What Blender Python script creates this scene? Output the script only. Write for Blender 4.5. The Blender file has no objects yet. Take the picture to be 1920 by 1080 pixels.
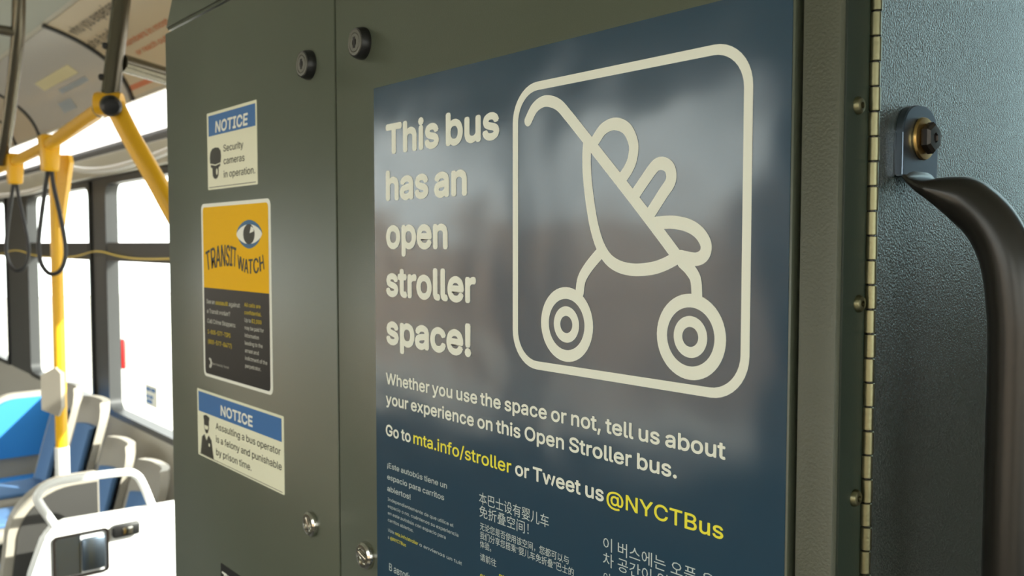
import bpy, bmesh, math, os, random
from mathutils import Vector, Matrix
from math import sin, cos, pi, radians, atan, sqrt

sc = bpy.context.scene
col = sc.collection

# ------------------------------------------------------------------ camera
F_PX = 1660.0                      # focal length in pixels of the 1920 px wide frame
PITCH = atan(83 / 1660)
YAW = radians(40.229)              # between the rearward bus axis and the view direction
CAM = Vector((0.0, -0.41, 1.50))
cd = bpy.data.cameras.new('camera')
cd.sensor_width = 36.0
cd.lens = 36.0 * F_PX / 1920.0
cd.clip_start = 0.01
cd.clip_end = 200
cd.dof.use_dof = True
cd.dof.focus_distance = 0.58
cd.dof.aperture_fstop = 12.5
cam = bpy.data.objects.new('camera', cd)
col.objects.link(cam)
look = Vector((-cos(YAW) * cos(PITCH), sin(YAW) * cos(PITCH), -sin(PITCH)))
cam.location = CAM
cam.rotation_euler = look.to_track_quat('-Z', 'Y').to_euler()
sc.camera = cam

# ------------------------------------------------------------------ world, sun, exposure
w = bpy.data.worlds.new('sky')
sc.world = w
w.use_nodes = True
bg = w.node_tree.nodes['Background']
bg.inputs[0].default_value = (1.0, 0.99, 0.95, 1)
bg.inputs[1].default_value = 5.2
sd = bpy.data.lights.new('sun', 'SUN')
sd.energy = 20.0
sd.angle = radians(1.0)
sd.color = (1.0, 0.95, 0.86)
sun = bpy.data.objects.new('sun', sd)
col.objects.link(sun)
sun.rotation_euler = Vector((-0.60, -0.50, -0.45)).to_track_quat('-Z', 'Y').to_euler()

sc.view_settings.view_transform = 'Standard'
sc.view_settings.look = 'None'
sc.view_settings.exposure = -0.12
sc.view_settings.gamma = 1.0
sc.view_settings.use_curve_mapping = False

# ------------------------------------------------------------------ helpers
def mat(name, rgb, rough=0.5, metal=0.0, bump=0.0, bscale=300.0, spec=0.5, emit=None, estr=0.0,
        var=0.0, vscale=4.0, coat=0.0, bdist=0.001):
    m = bpy.data.materials.new(name)
    m.use_nodes = True
    nt = m.node_tree
    b = nt.nodes['Principled BSDF']
    b.inputs['Base Color'].default_value = (*rgb, 1)
    b.inputs['Roughness'].default_value = rough
    b.inputs['Metallic'].default_value = metal
    b.inputs['Specular IOR Level'].default_value = spec
    b.inputs['Coat Weight'].default_value = coat
    b.inputs['Coat Roughness'].default_value = 0.17
    if emit:
        b.inputs['Emission Color'].default_value = (*emit, 1)
        b.inputs['Emission Strength'].default_value = estr
    tc = nt.nodes.new('ShaderNodeTexCoord')
    if bump:
        n = nt.nodes.new('ShaderNodeTexNoise')
        n.inputs['Scale'].default_value = bscale
        n.inputs['Detail'].default_value = 2.0
        nt.links.new(tc.outputs['Object'], n.inputs['Vector'])
        bp = nt.nodes.new('ShaderNodeBump')
        bp.inputs['Strength'].default_value = bump
        bp.inputs['Distance'].default_value = bdist
        nt.links.new(n.outputs['Fac'], bp.inputs['Height'])
        nt.links.new(bp.outputs['Normal'], b.inputs['Normal'])
    if var:
        n = nt.nodes.new('ShaderNodeTexNoise')
        n.inputs['Scale'].default_value = vscale
        n.inputs['Detail'].default_value = 4.0
        nt.links.new(tc.outputs['Object'], n.inputs['Vector'])
        r = nt.nodes.new('ShaderNodeValToRGB')
        r.color_ramp.elements[0].position = 0.3
        r.color_ramp.elements[1].position = 0.7
        r.color_ramp.elements[0].color = (*[c * (1 - var) for c in rgb], 1)
        r.color_ramp.elements[1].color = (*[min(1, c * (1 + var)) for c in rgb], 1)
        nt.links.new(n.outputs['Fac'], r.inputs['Fac'])
        nt.links.new(r.outputs['Color'], b.inputs['Base Color'])
    return m

def glass_mat(name='window_glass', tint=(0.93, 0.96, 0.95)):
    m = bpy.data.materials.new(name)
    m.use_nodes = True
    nt = m.node_tree
    nt.nodes.remove(nt.nodes['Principled BSDF'])
    out = nt.nodes['Material Output']
    t = nt.nodes.new('ShaderNodeBsdfTransparent')
    t.inputs[0].default_value = (*tint, 1)
    g = nt.nodes.new('ShaderNodeBsdfGlossy')
    g.inputs['Roughness'].default_value = 0.02
    mx = nt.nodes.new('ShaderNodeMixShader')
    mx.inputs[0].default_value = 0.06
    nt.links.new(t.outputs[0], mx.inputs[1])
    nt.links.new(g.outputs[0], mx.inputs[2])
    nt.links.new(mx.outputs[0], out.inputs['Surface'])
    return m

M = {
    'panel': mat('grey_laminate', (0.086, 0.100, 0.072), 0.30, bump=0.12, bscale=900, var=0.05, vscale=3),
    'post': mat('grey_textured_post', (0.076, 0.081, 0.057), 0.42, bump=0.35, bscale=600),
    'return': mat('smooth_dark_grey', (0.022, 0.034, 0.025), 0.40, bump=0.06, bscale=800),
    'dark': mat('dark_core', (0.012, 0.012, 0.011), 0.7),
    'black_plastic': mat('black_plastic', (0.010, 0.010, 0.010), 0.38),
    'lock_face': mat('lock_face', (0.11, 0.11, 0.09), 0.45),
    'chrome': mat('chrome', (0.62, 0.60, 0.54), 0.16, 1.0),
    'steel': mat('hinge_steel', (0.22, 0.21, 0.125), 0.36, 1.0, bump=0.1, bscale=500),
    'zinc': mat('zinc_plate', (0.24, 0.30, 0.38), 0.28, 1.0),
    'brass': mat('yellow_zinc_washer', (0.55, 0.36, 0.13), 0.28, 1.0),
    'dark_metal': mat('dark_bolt', (0.03, 0.025, 0.022), 0.30, 0.6),
    'black_bar': mat('black_powder_bar', (0.013, 0.012, 0.010), 0.30),
    'door': mat('door_grain', (0.013, 0.022, 0.018), 0.23, bump=0.9, bscale=800, bdist=0.0014, spec=1.0, coat=0.8),
    'sheet': mat('poster_sheet', (0.016, 0.052, 0.092), 0.17, bump=0.34, bscale=7, bdist=0.012, spec=1.0),
    'poster_white': mat('poster_white', (0.80, 0.83, 0.74), 0.42),
    'poster_small': mat('poster_pale', (0.50, 0.58, 0.58), 0.42),
    'poster_yellow': mat('poster_yellow', (0.86, 0.80, 0.05), 0.42),
    'decal_cream': mat('decal_cream', (0.80, 0.80, 0.62), 0.4, spec=0.12),
    'decal_white': mat('decal_white', (0.82, 0.83, 0.76), 0.4, spec=0.12),
    'decal_blue': mat('decal_blue', (0.055, 0.165, 0.40), 0.4, spec=0.12),
    'decal_black': mat('decal_black', (0.020, 0.020, 0.020), 0.4, spec=0.12),
    'decal_ink': mat('decal_ink', (0.055, 0.055, 0.045), 0.5, spec=0.12),
    'decal_yellow': mat('decal_yellow', (0.84, 0.48, 0.006), 0.6, spec=0.1),
    'decal_text_yellow': mat('decal_text_yellow', (0.62, 0.47, 0.03), 0.45, spec=0.12),
    'decal_text_white': mat('decal_text_white', (0.55, 0.55, 0.50), 0.45, spec=0.12),
    'eye_blue': mat('eye_blue', (0.03, 0.12, 0.25), 0.4, spec=0.12),
    'yellow_tube': mat('yellow_tube', (0.85, 0.46, 0.015), 0.30),
    'grey_tube': mat('grey_tube', (0.15, 0.135, 0.10), 0.25, 0.7),
    'rubber': mat('black_rubber', (0.012, 0.012, 0.014), 0.45),
    'wall_low': mat('lower_wall', (0.42, 0.39, 0.33), 0.55),
    'wall_dark': mat('window_surround', (0.055, 0.055, 0.052), 0.45),
    'frame': mat('window_frame_black', (0.030, 0.031, 0.031), 0.4),
    'ceiling': mat('ceiling_panel', (0.36, 0.38, 0.32), 0.5),
    'cove': mat('cove_panel', (0.50, 0.48, 0.40), 0.35),
    'ad_tan': mat('advert_card_tan', (0.62, 0.52, 0.36), 0.3),
    'ad_white': mat('advert_card_white', (0.56, 0.54, 0.50), 0.22),
    'ad_pale': mat('advert_card_pale', (0.58, 0.50, 0.38), 0.3),
    'ad_ink': mat('advert_ink', (0.16, 0.13, 0.09), 0.5),
    'ad_red': mat('advert_red', (0.60, 0.17, 0.06), 0.5),
    'ad_blue_sheen': mat('advert_blue_sheen', (0.34, 0.40, 0.46), 0.4),
    'ad_yellow_sheen': mat('advert_yellow_sheen', (0.74, 0.68, 0.42), 0.4),
    'lamp': mat('lamp_lens', (0.9, 0.9, 0.9), 0.4, emit=(1.0, 0.98, 0.94), estr=2.2),
    'white_pl': mat('white_plastic', (0.86, 0.86, 0.84), 0.4),
    'seat_shell': mat('seat_shell', (0.33, 0.30, 0.25), 0.45),
    'seat_blue': mat('seat_blue_fabric', (0.09, 0.19, 0.38), 0.75, bump=0.3, bscale=250),
    'seat_bright': mat('seat_vivid_blue', (0.02, 0.22, 0.62), 0.7, bump=0.3, bscale=250),
    'seat_back_dark': mat('seat_back_charcoal', (0.035, 0.033, 0.030), 0.5),
    'red': mat('red_handle', (0.75, 0.02, 0.02), 0.35),
    'floor': mat('bus_floor', (0.10, 0.10, 0.10), 0.6, var=0.2, vscale=40),
    'opp_wall': mat('far_side_wall', (0.16, 0.14, 0.11), 0.6),
    'pavement': mat('pavement', (0.42, 0.40, 0.36), 0.9, var=0.1, vscale=1.5),
    'brick': mat('brick_wall', (0.30, 0.21, 0.145), 0.9, var=0.45, vscale=0.6),
    'cord': mat('yellow_cord', (0.85, 0.62, 0.12), 0.5),
    'glass': glass_mat(),
    'tint': glass_mat('blue_green_tinted_glass', (0.80, 0.96, 1.0)),
}

def tag(o, label, cat, group=None):
    o['label'] = label
    o['category'] = cat
    if group:
        o['group'] = group
    return o

def thing(name, label, cat, loc=(0, 0, 0), group=None):
    o = bpy.data.objects.new(name, None)
    o.empty_display_size = 0.05
    col.objects.link(o)
    o.location = loc
    return tag(o, label, cat, group)

def origin(o):
    v = Vector(o.location)
    while o.parent:
        o = o.parent
        v += Vector(o.location)
    return v

def obj(name, bm, m, parent=None, smooth=True, label=None, loc=None):
    """one mesh object; geometry is given in bus coordinates"""
    me = bpy.data.meshes.new(name)
    if isinstance(bm, tuple):
        me.from_pydata(bm[0], [], bm[1])
    else:
        bmesh.ops.recalc_face_normals(bm, faces=bm.faces)
        bm.to_mesh(me)
        bm.free()
    o = bpy.data.objects.new(name, me)
    col.objects.link(o)
    ms = m if isinstance(m, (list, tuple)) else [m]
    for k in ms:
        me.materials.append(k)
    if smooth and not isinstance(bm, tuple):
        me.shade_smooth()
        me.set_sharp_from_angle(angle=radians(32))
    if parent:
        o.parent = parent
        me.transform(Matrix.Translation(-origin(parent)))
    elif loc is not None:
        me.transform(Matrix.Translation(-Vector(loc)))
        o.location = loc
    if label:
        o['label'] = label
    return o

def struct(name, bm, m, parent=None, smooth=True):
    o = obj(name, bm, m, parent, smooth)
    if not parent:
        o['kind'] = 'structure'
    return o

def box(bm, x0, x1, y0, y1, z0, z1, bev=0.0, seg=2):
    r = bmesh.ops.create_cube(bm, size=1.0)
    vs = r['verts']
    for v in vs:
        v.co = Vector(((x0 + x1) / 2 + v.co.x * (x1 - x0), (y0 + y1) / 2 + v.co.y * (y1 - y0),
                       (z0 + z1) / 2 + v.co.z * (z1 - z0)))
    if bev:
        es = list({e for v in vs for e in v.link_edges})
        bmesh.ops.bevel(bm, geom=es, offset=bev, segments=seg, profile=0.5, affect='EDGES')
    return bm

def nbox(*a, **k):
    return box(bmesh.new(), *a, **k)

def catmull(pts, n=8, closed=False):
    P = [Vector(p) for p in pts]
    if len(P) < 3:
        return P
    out = []
    L = len(P)
    rng = range(L) if closed else range(L - 1)
    for i in rng:
        if closed:
            p0, p1, p2, p3 = P[(i - 1) % L], P[i], P[(i + 1) % L], P[(i + 2) % L]
        else:
            p0, p1, p2, p3 = P[max(i - 1, 0)], P[i], P[i + 1], P[min(i + 2, L - 1)]
        for k in range(n):
            t = k / n
            out.append(0.5 * ((2 * p1) + (p2 - p0) * t + (2 * p0 - 5 * p1 + 4 * p2 - p3) * t * t
                              + (3 * p1 - p0 - 3 * p2 + p3) * t ** 3))
    if not closed:
        out.append(P[-1])
    return out

def tube(bm, pts, r, seg=16, closed=False, ref=None, caps=True):
    """r: radius, list of radii, or list of (r_ref, r_other) pairs; ref keeps the first axis"""
    P = [Vector(p) for p in pts]
    n = len(P)
    rings = []
    prev = None
    for i, p in enumerate(P):
        if closed:
            t = (P[(i + 1) % n] - P[i - 1]).normalized()
        else:
            t = (P[min(i + 1, n - 1)] - P[max(i - 1, 0)]).normalized()
        if ref is not None:
            a = Vector(ref)
        elif prev is None:
            a = Vector((0, 0, 1)) if abs(t.z) < 0.9 else Vector((1, 0, 0))
        else:
            a = prev
        a = (a - t * a.dot(t)).normalized()
        prev = a
        b = t.cross(a)
        rr = r[i] if isinstance(r, list) else r
        ra, rb = rr if isinstance(rr, tuple) else (rr, rr)
        rings.append([bm.verts.new(p + a * ra * cos(2 * pi * k / seg) + b * rb * sin(2 * pi * k / seg)) for k in range(seg)])
    m = n if closed else n - 1
    for i in range(m):
        A, B = rings[i], rings[(i + 1) % n]
        for k in range(seg):
            bm.faces.new((A[k], A[(k + 1) % seg], B[(k + 1) % seg], B[k]))
    if not closed and caps:
        bm.faces.new(rings[0][::-1])
        bm.faces.new(rings[-1])
    return bm

def ntube(*a, **k):
    return tube(bmesh.new(), *a, **k)

def lathe(bm, prof, c, axis, seg=32):
    """prof: (radius, distance along axis) pairs from c"""
    ax = Vector(axis).normalized()
    a = Vector((0, 0, 1)) if abs(ax.z) < 0.9 else Vector((1, 0, 0))
    a = (a - ax * a.dot(ax)).normalized()
    b = ax.cross(a)
    rings = []
    for r, d in prof:
        p = Vector(c) + ax * d
        if r < 1e-7:
            rings.append([bm.verts.new(p)])
        else:
            rings.append([bm.verts.new(p + (a * cos(2 * pi * k / seg) + b * sin(2 * pi * k / seg)) * r) for k in range(seg)])
    for A, B in zip(rings, rings[1:]):
        for k in range(seg):
            k2 = (k + 1) % seg
            if len(A) == 1 and len(B) == 1:
                continue
            if len(A) == 1:
                bm.faces.new((A[0], B[k2], B[k]))
            elif len(B) == 1:
                bm.faces.new((A[k], A[k2], B[0]))
            else:
                bm.faces.new((A[k], A[k2], B[k2], B[k]))
    return bm

def nlathe(*a, **k):
    return lathe(bmesh.new(), *a, **k)

def prism(bm, poly, f0, f1, mi=0):
    """solid between two copies of a 2-D outline; f0/f1 map (u, v) to a point"""
    A = [bm.verts.new(f0(u, v)) for u, v in poly]
    B = [bm.verts.new(f1(u, v)) for u, v in poly]
    n = len(poly)
    fs = [bm.faces.new(A), bm.faces.new(B[::-1])]
    for i in range(n):
        fs.append(bm.faces.new((A[i], B[i], B[(i + 1) % n], A[(i + 1) % n])))
    for f in fs:
        f.material_index = mi
    return bm

def rrect(u0, u1, v0, v1, r, n=6):
    out = []
    for cx, cy, a0 in ((u1 - r, v1 - r, 0), (u0 + r, v1 - r, 90), (u0 + r, v0 + r, 180), (u1 - r, v0 + r, 270)):
        for k in range(n + 1):
            a = radians(a0 + 90 * k / n)
            out.append((cx + r * cos(a), cy + r * sin(a)))
    return out

# ---- flat artwork on the cabinet face: everything is laid out in (x, z) metres on the plane Y = 0
class Ink:
    """collects flat shapes; each lies on a face that is d metres in front of the cabinet panel"""
    def __init__(self, d):
        self.v, self.f, self.d = [], [], d
        self.k = 0
    def add(self, pts, faces, lift=0.0):
        b = len(self.v)
        up = lift if isinstance(lift, list) else [lift] * len(pts)
        self.v += [(x, -self.d - u, z) for (x, z), u in zip(pts, up)]
        self.f += [tuple(b + i for i in f) for f in faces]
    def poly(self, pts, lift=0.0):
        self.add(pts, [tuple(range(len(pts)))], lift)
    def ring(self, outer, inner, lift=0.0):
        n = len(outer)
        self.add(list(outer) + list(inner), [(i, (i + 1) % n, n + (i + 1) % n, n + i) for i in range(n)], lift)
    def disc(self, cx, cz, r, lift=0.0, n=32, rx=None):
        rx = rx or r
        self.poly([(cx + rx * cos(2 * pi * k / n), cz + r * sin(2 * pi * k / n)) for k in range(n)], lift)
    def annulus(self, cx, cz, r0, r1, n=48):
        c = [(cos(2 * pi * k / n), sin(2 * pi * k / n)) for k in range(n)]
        self.ring([(cx + r1 * a, cz + r1 * b) for a, b in c], [(cx + r0 * a, cz + r0 * b) for a, b in c])
    def stroke(self, pts, wd, caps=(True, True)):
        self.k += 1
        lift = self.k * 4e-6
        P = catmull([(x, z, 0) for x, z in pts], 8)
        L, R = [], []
        for i, p in enumerate(P):
            t = (P[min(i + 1, len(P) - 1)] - P[max(i - 1, 0)]).normalized()
            n = Vector((-t.y, t.x, 0)) * wd / 2
            L.append((p.x + n.x, p.y + n.y))
            R.append((p.x - n.x, p.y - n.y))
        n = len(L)
        self.add(L + R, [(i, i + 1, n + i + 1, n + i) for i in range(n - 1)], lift)
        for end, on in ((0, caps[0]), (-1, caps[1])):
            if on:
                self.k += 1
                self.disc(P[end].x, P[end].y, wd / 2, self.k * 4e-6, 20)
    def build(self, name, m, parent, label=None):
        return obj(name, (self.v, self.f), m, parent, label=label)

try:
    SANS = bpy.data.fonts.load(os.path.join(bpy.utils.system_resource('DATAFILES'), 'fonts', 'Inter.woff2'))
except Exception:
    SANS = None
_tc = {}
def glyphs(s, cjk=False, res=4, space=0.92):
    """outline fill of a line of text, em = 1, baseline at 0"""
    key = (s, cjk, res, space)
    if key not in _tc:
        cu = bpy.data.curves.new('line', 'FONT')
        cu.body = s
        cu.size = 1.0
        cu.resolution_u = res
        cu.space_word = space
        if not cjk and SANS:
            cu.font = SANS
        o = bpy.data.objects.new('line', cu)
        col.objects.link(o)
        e = o.evaluated_get(bpy.context.evaluated_depsgraph_get())
        me = e.to_mesh()
        vs = [(v.co.x, v.co.y) for v in me.vertices]
        fs = [tuple(p.vertices) for p in me.polygons]
        e.to_mesh_clear()
        bpy.data.objects.remove(o)
        bpy.data.curves.remove(cu)
        _tc[key] = (vs, fs)
    return _tc[key]

def layers(n, fs, base=0.0):
    """a hair's breadth between overlapping contours of one letter, so that they never coincide"""
    p = list(range(n))
    def find(i):
        while p[i] != i:
            p[i] = p[p[i]]
            i = p[i]
        return i
    for f in fs:
        for q in f[1:]:
            p[find(q)] = find(f[0])
    ids = {}
    return [base + (ids.setdefault(find(i), len(ids)) % 4) * 2.5e-6 for i in range(n)]

def write(ink, s, x0, z, em, x1=None, bold=0.0, cjk=False, res=4, space=0.92, shear=0.0, warp=None):
    """a line of text from x0 (to x1 when given) on baseline z; bold = stroke growth as a share of em"""
    vs, fs = glyphs(s, cjk, res, space)
    if not vs:
        return x0
    a = min(v[0] for v in vs)
    b = max(v[0] for v in vs)
    sx = (x1 - x0) / (b - a) if x1 is not None else em
    base = [(x0 + (u - a) * sx + shear * v * em, z + v * em) for u, v in vs]
    if warp:
        base = [warp(p) for p in base]
    up = layers(len(vs), fs)
    ink.add(base, fs, up)
    if bold:
        n = 8
        for k in range(n):
            dx, dz = bold * em * cos(2 * pi * k / n), bold * em * sin(2 * pi * k / n)
            ink.add([(x + dx, zz + dz) for x, zz in base], fs, [u + 1e-5 * (k + 1) for u in up])
    return x0 + (b - a) * sx

def copy_tree(o, parent=None):
    c = o.copy()
    col.objects.link(c)
    c.parent = parent
    for ch in list(o.children):
        copy_tree(ch, c)
    return c

FLOOR = -0.15
WALL = 0.75

# ------------------------------------------------------------------ the setting
struct('floor', nbox(-9.0, 2.3, -1.75, 0.75, FLOOR - 0.1, FLOOR), M['floor'], smooth=False)
struct('ceiling', nbox(-9.0, 2.3, -1.42, 0.36, 2.25, 2.35), M['ceiling'], smooth=False)
struct('ground', nbox(-40, 40, -40, 40, -0.75, -0.65), M['pavement'], smooth=False)

def side_wall(name, y0, y1, z0, z1, posts, m):
    bm = bmesh.new()
    box(bm, -9.0, 2.3, y0, y1, FLOOR - 0.1, z0)
    box(bm, -9.0, 2.3, y0, y1, z1, 2.40)
    for a, b in posts:
        box(bm, a, b, y0, y1, z0, z1)
    return struct(name, bm, m, smooth=False)

WIN = [(-2.80, -1.00), (-4.13, -2.95), (-5.63, -4.35), (-7.50, -6.20)]  # first opening is hidden, added and stretched to let sun onto the pole
posts = [(-1.00, -0.23), (-2.95, -2.80), (-4.35, -4.13), (-6.20, -5.63), (-9.0, -7.50)]
bm = bmesh.new()
box(bm, -9.0, 2.3, WALL, WALL + 0.042, FLOOR - 0.1, 0.745)
struct('wall_right', bm, M['wall_low'], smooth=False)
bm = bmesh.new()
box(bm, -9.0, -0.23, WALL, WALL + 0.042, 1.785, 2.40)
box(bm, -0.23, 2.3, WALL, WALL + 0.042, 0.745, 1.47)
box(bm, -0.23, 2.3, WALL, WALL + 0.042, 2.12, 2.40)
box(bm, -0.045, 2.3, WALL, WALL + 0.042, 1.47, 2.12)
for a, b in posts:
    box(bm, a, b, WALL, WALL + 0.042, 0.745, 1.785)
struct('trim_1', bm, M['wall_dark'], smooth=False)

def window(n, x0, x1, z0, z1, y, divider=None, inward=-1, glass='glass'):
    """black frame with rounded corners, its panes as parts"""
    bm = bmesh.new()
    ya, yb = y + inward * 0.012, y + 0.040
    def frame(u0, u1, v0, v1, t, r):
        o, i = rrect(u0, u1, v0, v1, 0.012), rrect(u0 + t, u1 - t, v0 + t, v1 - t, r)
        k = len(o)
        vs = [[bm.verts.new((u, yy, v)) for u, v in loop] for yy in (ya, yb) for loop in (o, i)]
        for q in range(k):
            q2 = (q + 1) % k
            bm.faces.new((vs[0][q], vs[0][q2], vs[1][q2], vs[1][q]))
            bm.faces.new((vs[2][q], vs[3][q], vs[3][q2], vs[2][q2]))
            bm.faces.new((vs[1][q], vs[1][q2], vs[3][q2], vs[3][q]))
            bm.faces.new((vs[0][q], vs[2][q], vs[2][q2], vs[0][q2]))
    frame(x0, x1, z0, z1, 0.026, 0.05)
    if divider:
        box(bm, x0 + 0.035, x1 - 0.035, ya, yb - 0.005, divider[0], divider[1])
    f = struct('window_%d' % n, bm, M['frame'])
    spans = [(z0, divider[0]), (divider[1], z1)] if divider else [(z0, z1)]
    for a, b in spans:
        obj('pane', nbox(x0 + 0.02, x1 - 0.02, y + 0.028, y + 0.034, a + 0.005, b - 0.005), M[glass], f, smooth=False)
    return f

for i, (a, b) in enumerate(WIN):
    window(i + 1, a, b, 0.745, 1.785, WALL, (1.425, 1.505))
window(5, -0.23, -0.045, 1.47, 2.12, WALL, glass='tint')  # unseen window, cut narrow and tinted to put a bright reflection on the door

# the other side of the bus, behind the camera
opp = [(-2.6, -2.45), (-4.1, -3.95), (-5.6, -5.45), (-7.1, -6.95), (-9.0, -8.6), (-1.42, -0.95), (0.4, 0.6), (2.1, 2.3)]  # the wide post is added to darken the poster's reflection at its right
struct('unseen_street_wall', nbox(-40, 25, -9.4, -9.0, -0.65, 1.9), M['brick'], smooth=False)  # unseen wall across the street, added to reflect warm brown in the poster
side_wall('wall_left', -1.83, -1.75, 0.80, 2.02, opp, M['opp_wall'])
edges = sorted(opp)
for i in range(len(edges) - 1):
    window(6 + i, edges[i][1], edges[i + 1][0], 0.80, 2.02, -1.79, None)
struct('wall_back', nbox(-9.08, -9.0, -1.83, 0.83, FLOOR - 0.1, 2.40), M['opp_wall'], smooth=False)
bm = bmesh.new()
box(bm, 2.3, 2.38, -1.83, 0.83, FLOOR - 0.1, 0.75)
box(bm, 2.3, 2.38, -1.83, 0.83, 2.05, 2.40)
struct('wall_front', bm, M['opp_wall'], smooth=False)
o = obj('pane', nbox(2.33, 2.336, -1.83, 0.83, 0.75, 2.05), M['glass'], smooth=False)
o.name = 'window_20'
o['kind'] = 'structure'

# curved coves between the ceiling and the side walls
def cove(v):
    P0, P1, P2 = Vector((0.64, 2.02)), Vector((0.60, 2.19)), Vector((0.34, 2.25))
    return (1 - v) ** 2 * P0 + 2 * v * (1 - v) * P1 + v * v * P2
def cove_pt(x, v, off=0.0):
    p = cove(v)
    t = (cove(min(v + 0.01, 1.2)) - cove(v - 0.01)).normalized()
    n = Vector((-t.y, t.x))
    if n.x > 0:
        n = -n
    p = p + n * off
    return Vector((x, p.x, p.y))
def cove_sheet(bm, x0, x1, v0, v1, o0, o1, n=14):
    rows = []
    for k in range(n + 1):
        v = v0 + (v1 - v0) * k / n
        rows.append([bm.verts.new(cove_pt(x, v, o)) for x, o in ((x0, o0), (x1, o0), (x1, o1), (x0, o1))])
    for a, b in zip(rows, rows[1:]):
        for q in range(4):
            bm.faces.new((a[q], a[(q + 1) % 4], b[(q + 1) % 4], b[q]))
    bm.faces.new(rows[0])
    bm.faces.new(rows[-1][::-1])
    return bm
struct('trim_2', cove_sheet(bmesh.new(), -9.0, 2.3, 0, 1, -0.02, 0.0, 20), M['cove'])
bm = bmesh.new()
for k in range(8):
    a0, a1 = radians(90 * k / 8), radians(90 * (k + 1) / 8)
    p = [(-1.42 - 0.33 * sin(a), 1.95 + 0.31 * cos(a)) for a in (a0, a1)]
    bm.faces.new([bm.verts.new(c) for c in ((-9.0, p[0][0], p[0][1]), (2.3, p[0][0], p[0][1]), (2.3, p[1][0], p[1][1]), (-9.0, p[1][0], p[1][1]))])
struct('trim_3', bm, M['cove'])

# ------------------------------------------------------------------ equipment cabinet
CX0, CX1 = -1.186, -0.2331
cab = thing('equipment_cabinet', 'tall dark grey equipment cabinet with access panels, carrying the posters and notices', 'cabinet', (-0.71, 0.0, FLOOR))
obj('body', nbox(CX0 + 0.004, -0.2640, 0.0126, 0.735, FLOOR, 1.760), M['return'], cab)
def access_panel(x0, x1, z0, z1):
    return obj('access_panel', nbox(x0, x1, 0.0, 0.0118, z0, z1, bev=0.0016), M['panel'], cab)
pan_a = access_panel(CX0, -0.7397, FLOOR + 0.02, 1.7735)
pan_b = access_panel(-0.7370, -0.2585, FLOOR + 0.02, 1.7735)
obj('backing', nbox(CX0 + 0.02, -0.2549, 0.0119, 0.0125, FLOOR + 0.03, 1.772), M['dark'], cab, label='black backing that shows in the panel gaps')
obj('corner_post', nbox(-0.2548, CX1, 0.0, 0.0300, FLOOR + 0.02, 1.7735, bev=0.0022), M['post'], cab, label='textured grey corner post')
bm = bmesh.new()
prism(bm, [(CX0, 1.7775), (CX1, 1.7775), (CX1, 2.24), (-0.88, 2.24), (-1.02, 2.0)],
      lambda u, v: Vector((u, 0.0, v)), lambda u, v: Vector((u, 0.30, v)))
bmesh.ops.bevel(bm, geom=[e for e in bm.edges], offset=0.003, segments=2, affect='EDGES')
obj('header_panel', bm, M['panel'], cab)

def lock(x, z, panel, r=0.0142):
    b = obj('lock', nlathe([(0, 0.0), (r, 0.0), (r, 0.0025), (r * 0.97, 0.0042), (r * 0.92, 0.0070), (r * 0.86, 0.0082), (r * 0.82, 0.0080), (r * 0.82, 0.0075), (0, 0.0075)],
               (x, 0.0, z), (0, -1, 0)), M['black_plastic'], panel, label='round black push lock')
    bm = bmesh.new()
    lathe(bm, [(r * 0.80, 0.0075), (r * 0.78, 0.0087), (r * 0.62, 0.0089), (r * 0.58, 0.0081), (r * 0.54, 0.0089), (r * 0.25, 0.0090), (r * 0.24, 0.0082), (0, 0.0082)], (x, 0, z), (0, -1, 0))
    obj('lock_face', bm, M['lock_face'], panel)
    bm = nbox(x - r * 0.13, x + r * 0.13, -0.0092, -0.0081, z - r * 0.34, z + r * 0.34)
    obj('keyhole', bm, M['dark'], panel)
lock(-0.788, 1.6725, pan_a)
lock(-0.688, 1.6760, pan_b)

def quarter_turn(x, z, panel, ang, r=0.0128):
    obj('quarter_turn_latch', nlathe([(0, 0), (r, 0), (r, 0.002), (r * 0.95, 0.0042), (r * 0.80, 0.0058), (r * 0.62, 0.0060), (r * 0.58, 0.0040), (0, 0.0036)], (x, 0, z), (0, -1, 0)),
        M['chrome'], panel, label='domed chrome quarter-turn latch')
    bm = nbox(-r * 0.56, r * 0.56, -0.0064, -0.0034, -r * 0.14, r * 0.14, bev=0.0007)
    bmesh.ops.rotate(bm, verts=bm.verts, cent=(0, 0, 0), matrix=Matrix.Rotation(ang, 3, 'Y'))
    bmesh.ops.translate(bm, verts=bm.verts, vec=(x, 0, z))
    obj('latch_wing', bm, M['chrome'], panel)
quarter_turn(-0.7925, 1.2215, pan_a, 1.1)
quarter_turn(-0.6880, 1.2180, pan_b, 0.3)

# ------------------------------------------------------------------ stroller poster
PX0, PX1, PZ0, PZ1 = -0.6700, -0.2600, 1.02, 1.6345
poster = thing('poster', 'large navy blue poster with a white stroller pictogram and bus message', 'poster', (-0.465, 0, PZ0))
bm = bmesh.new()
NX, NZ = 60, 90
rnd = random.Random(4)
g = [[None] * (NZ + 1) for _ in range(NX + 1)]
for i in range(NX + 1):
    for j in range(NZ + 1):
        g[i][j] = bm.verts.new((PX0 + (PX1 - PX0) * i / NX, -0.0005, PZ0 + (PZ1 - PZ0) * j / NZ))
for i in range(NX):
    for j in range(NZ):
        bm.faces.new((g[i][j], g[i + 1][j], g[i + 1][j + 1], g[i][j + 1]))
rim = [e for e in bm.edges if e.is_boundary]
ex = bmesh.ops.extrude_edge_only(bm, edges=rim)
for v in [x for x in ex['geom'] if isinstance(x, bmesh.types.BMVert)]:
    v.co.y = 0.0
obj('sheet', bm, M['sheet'], poster)

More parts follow.
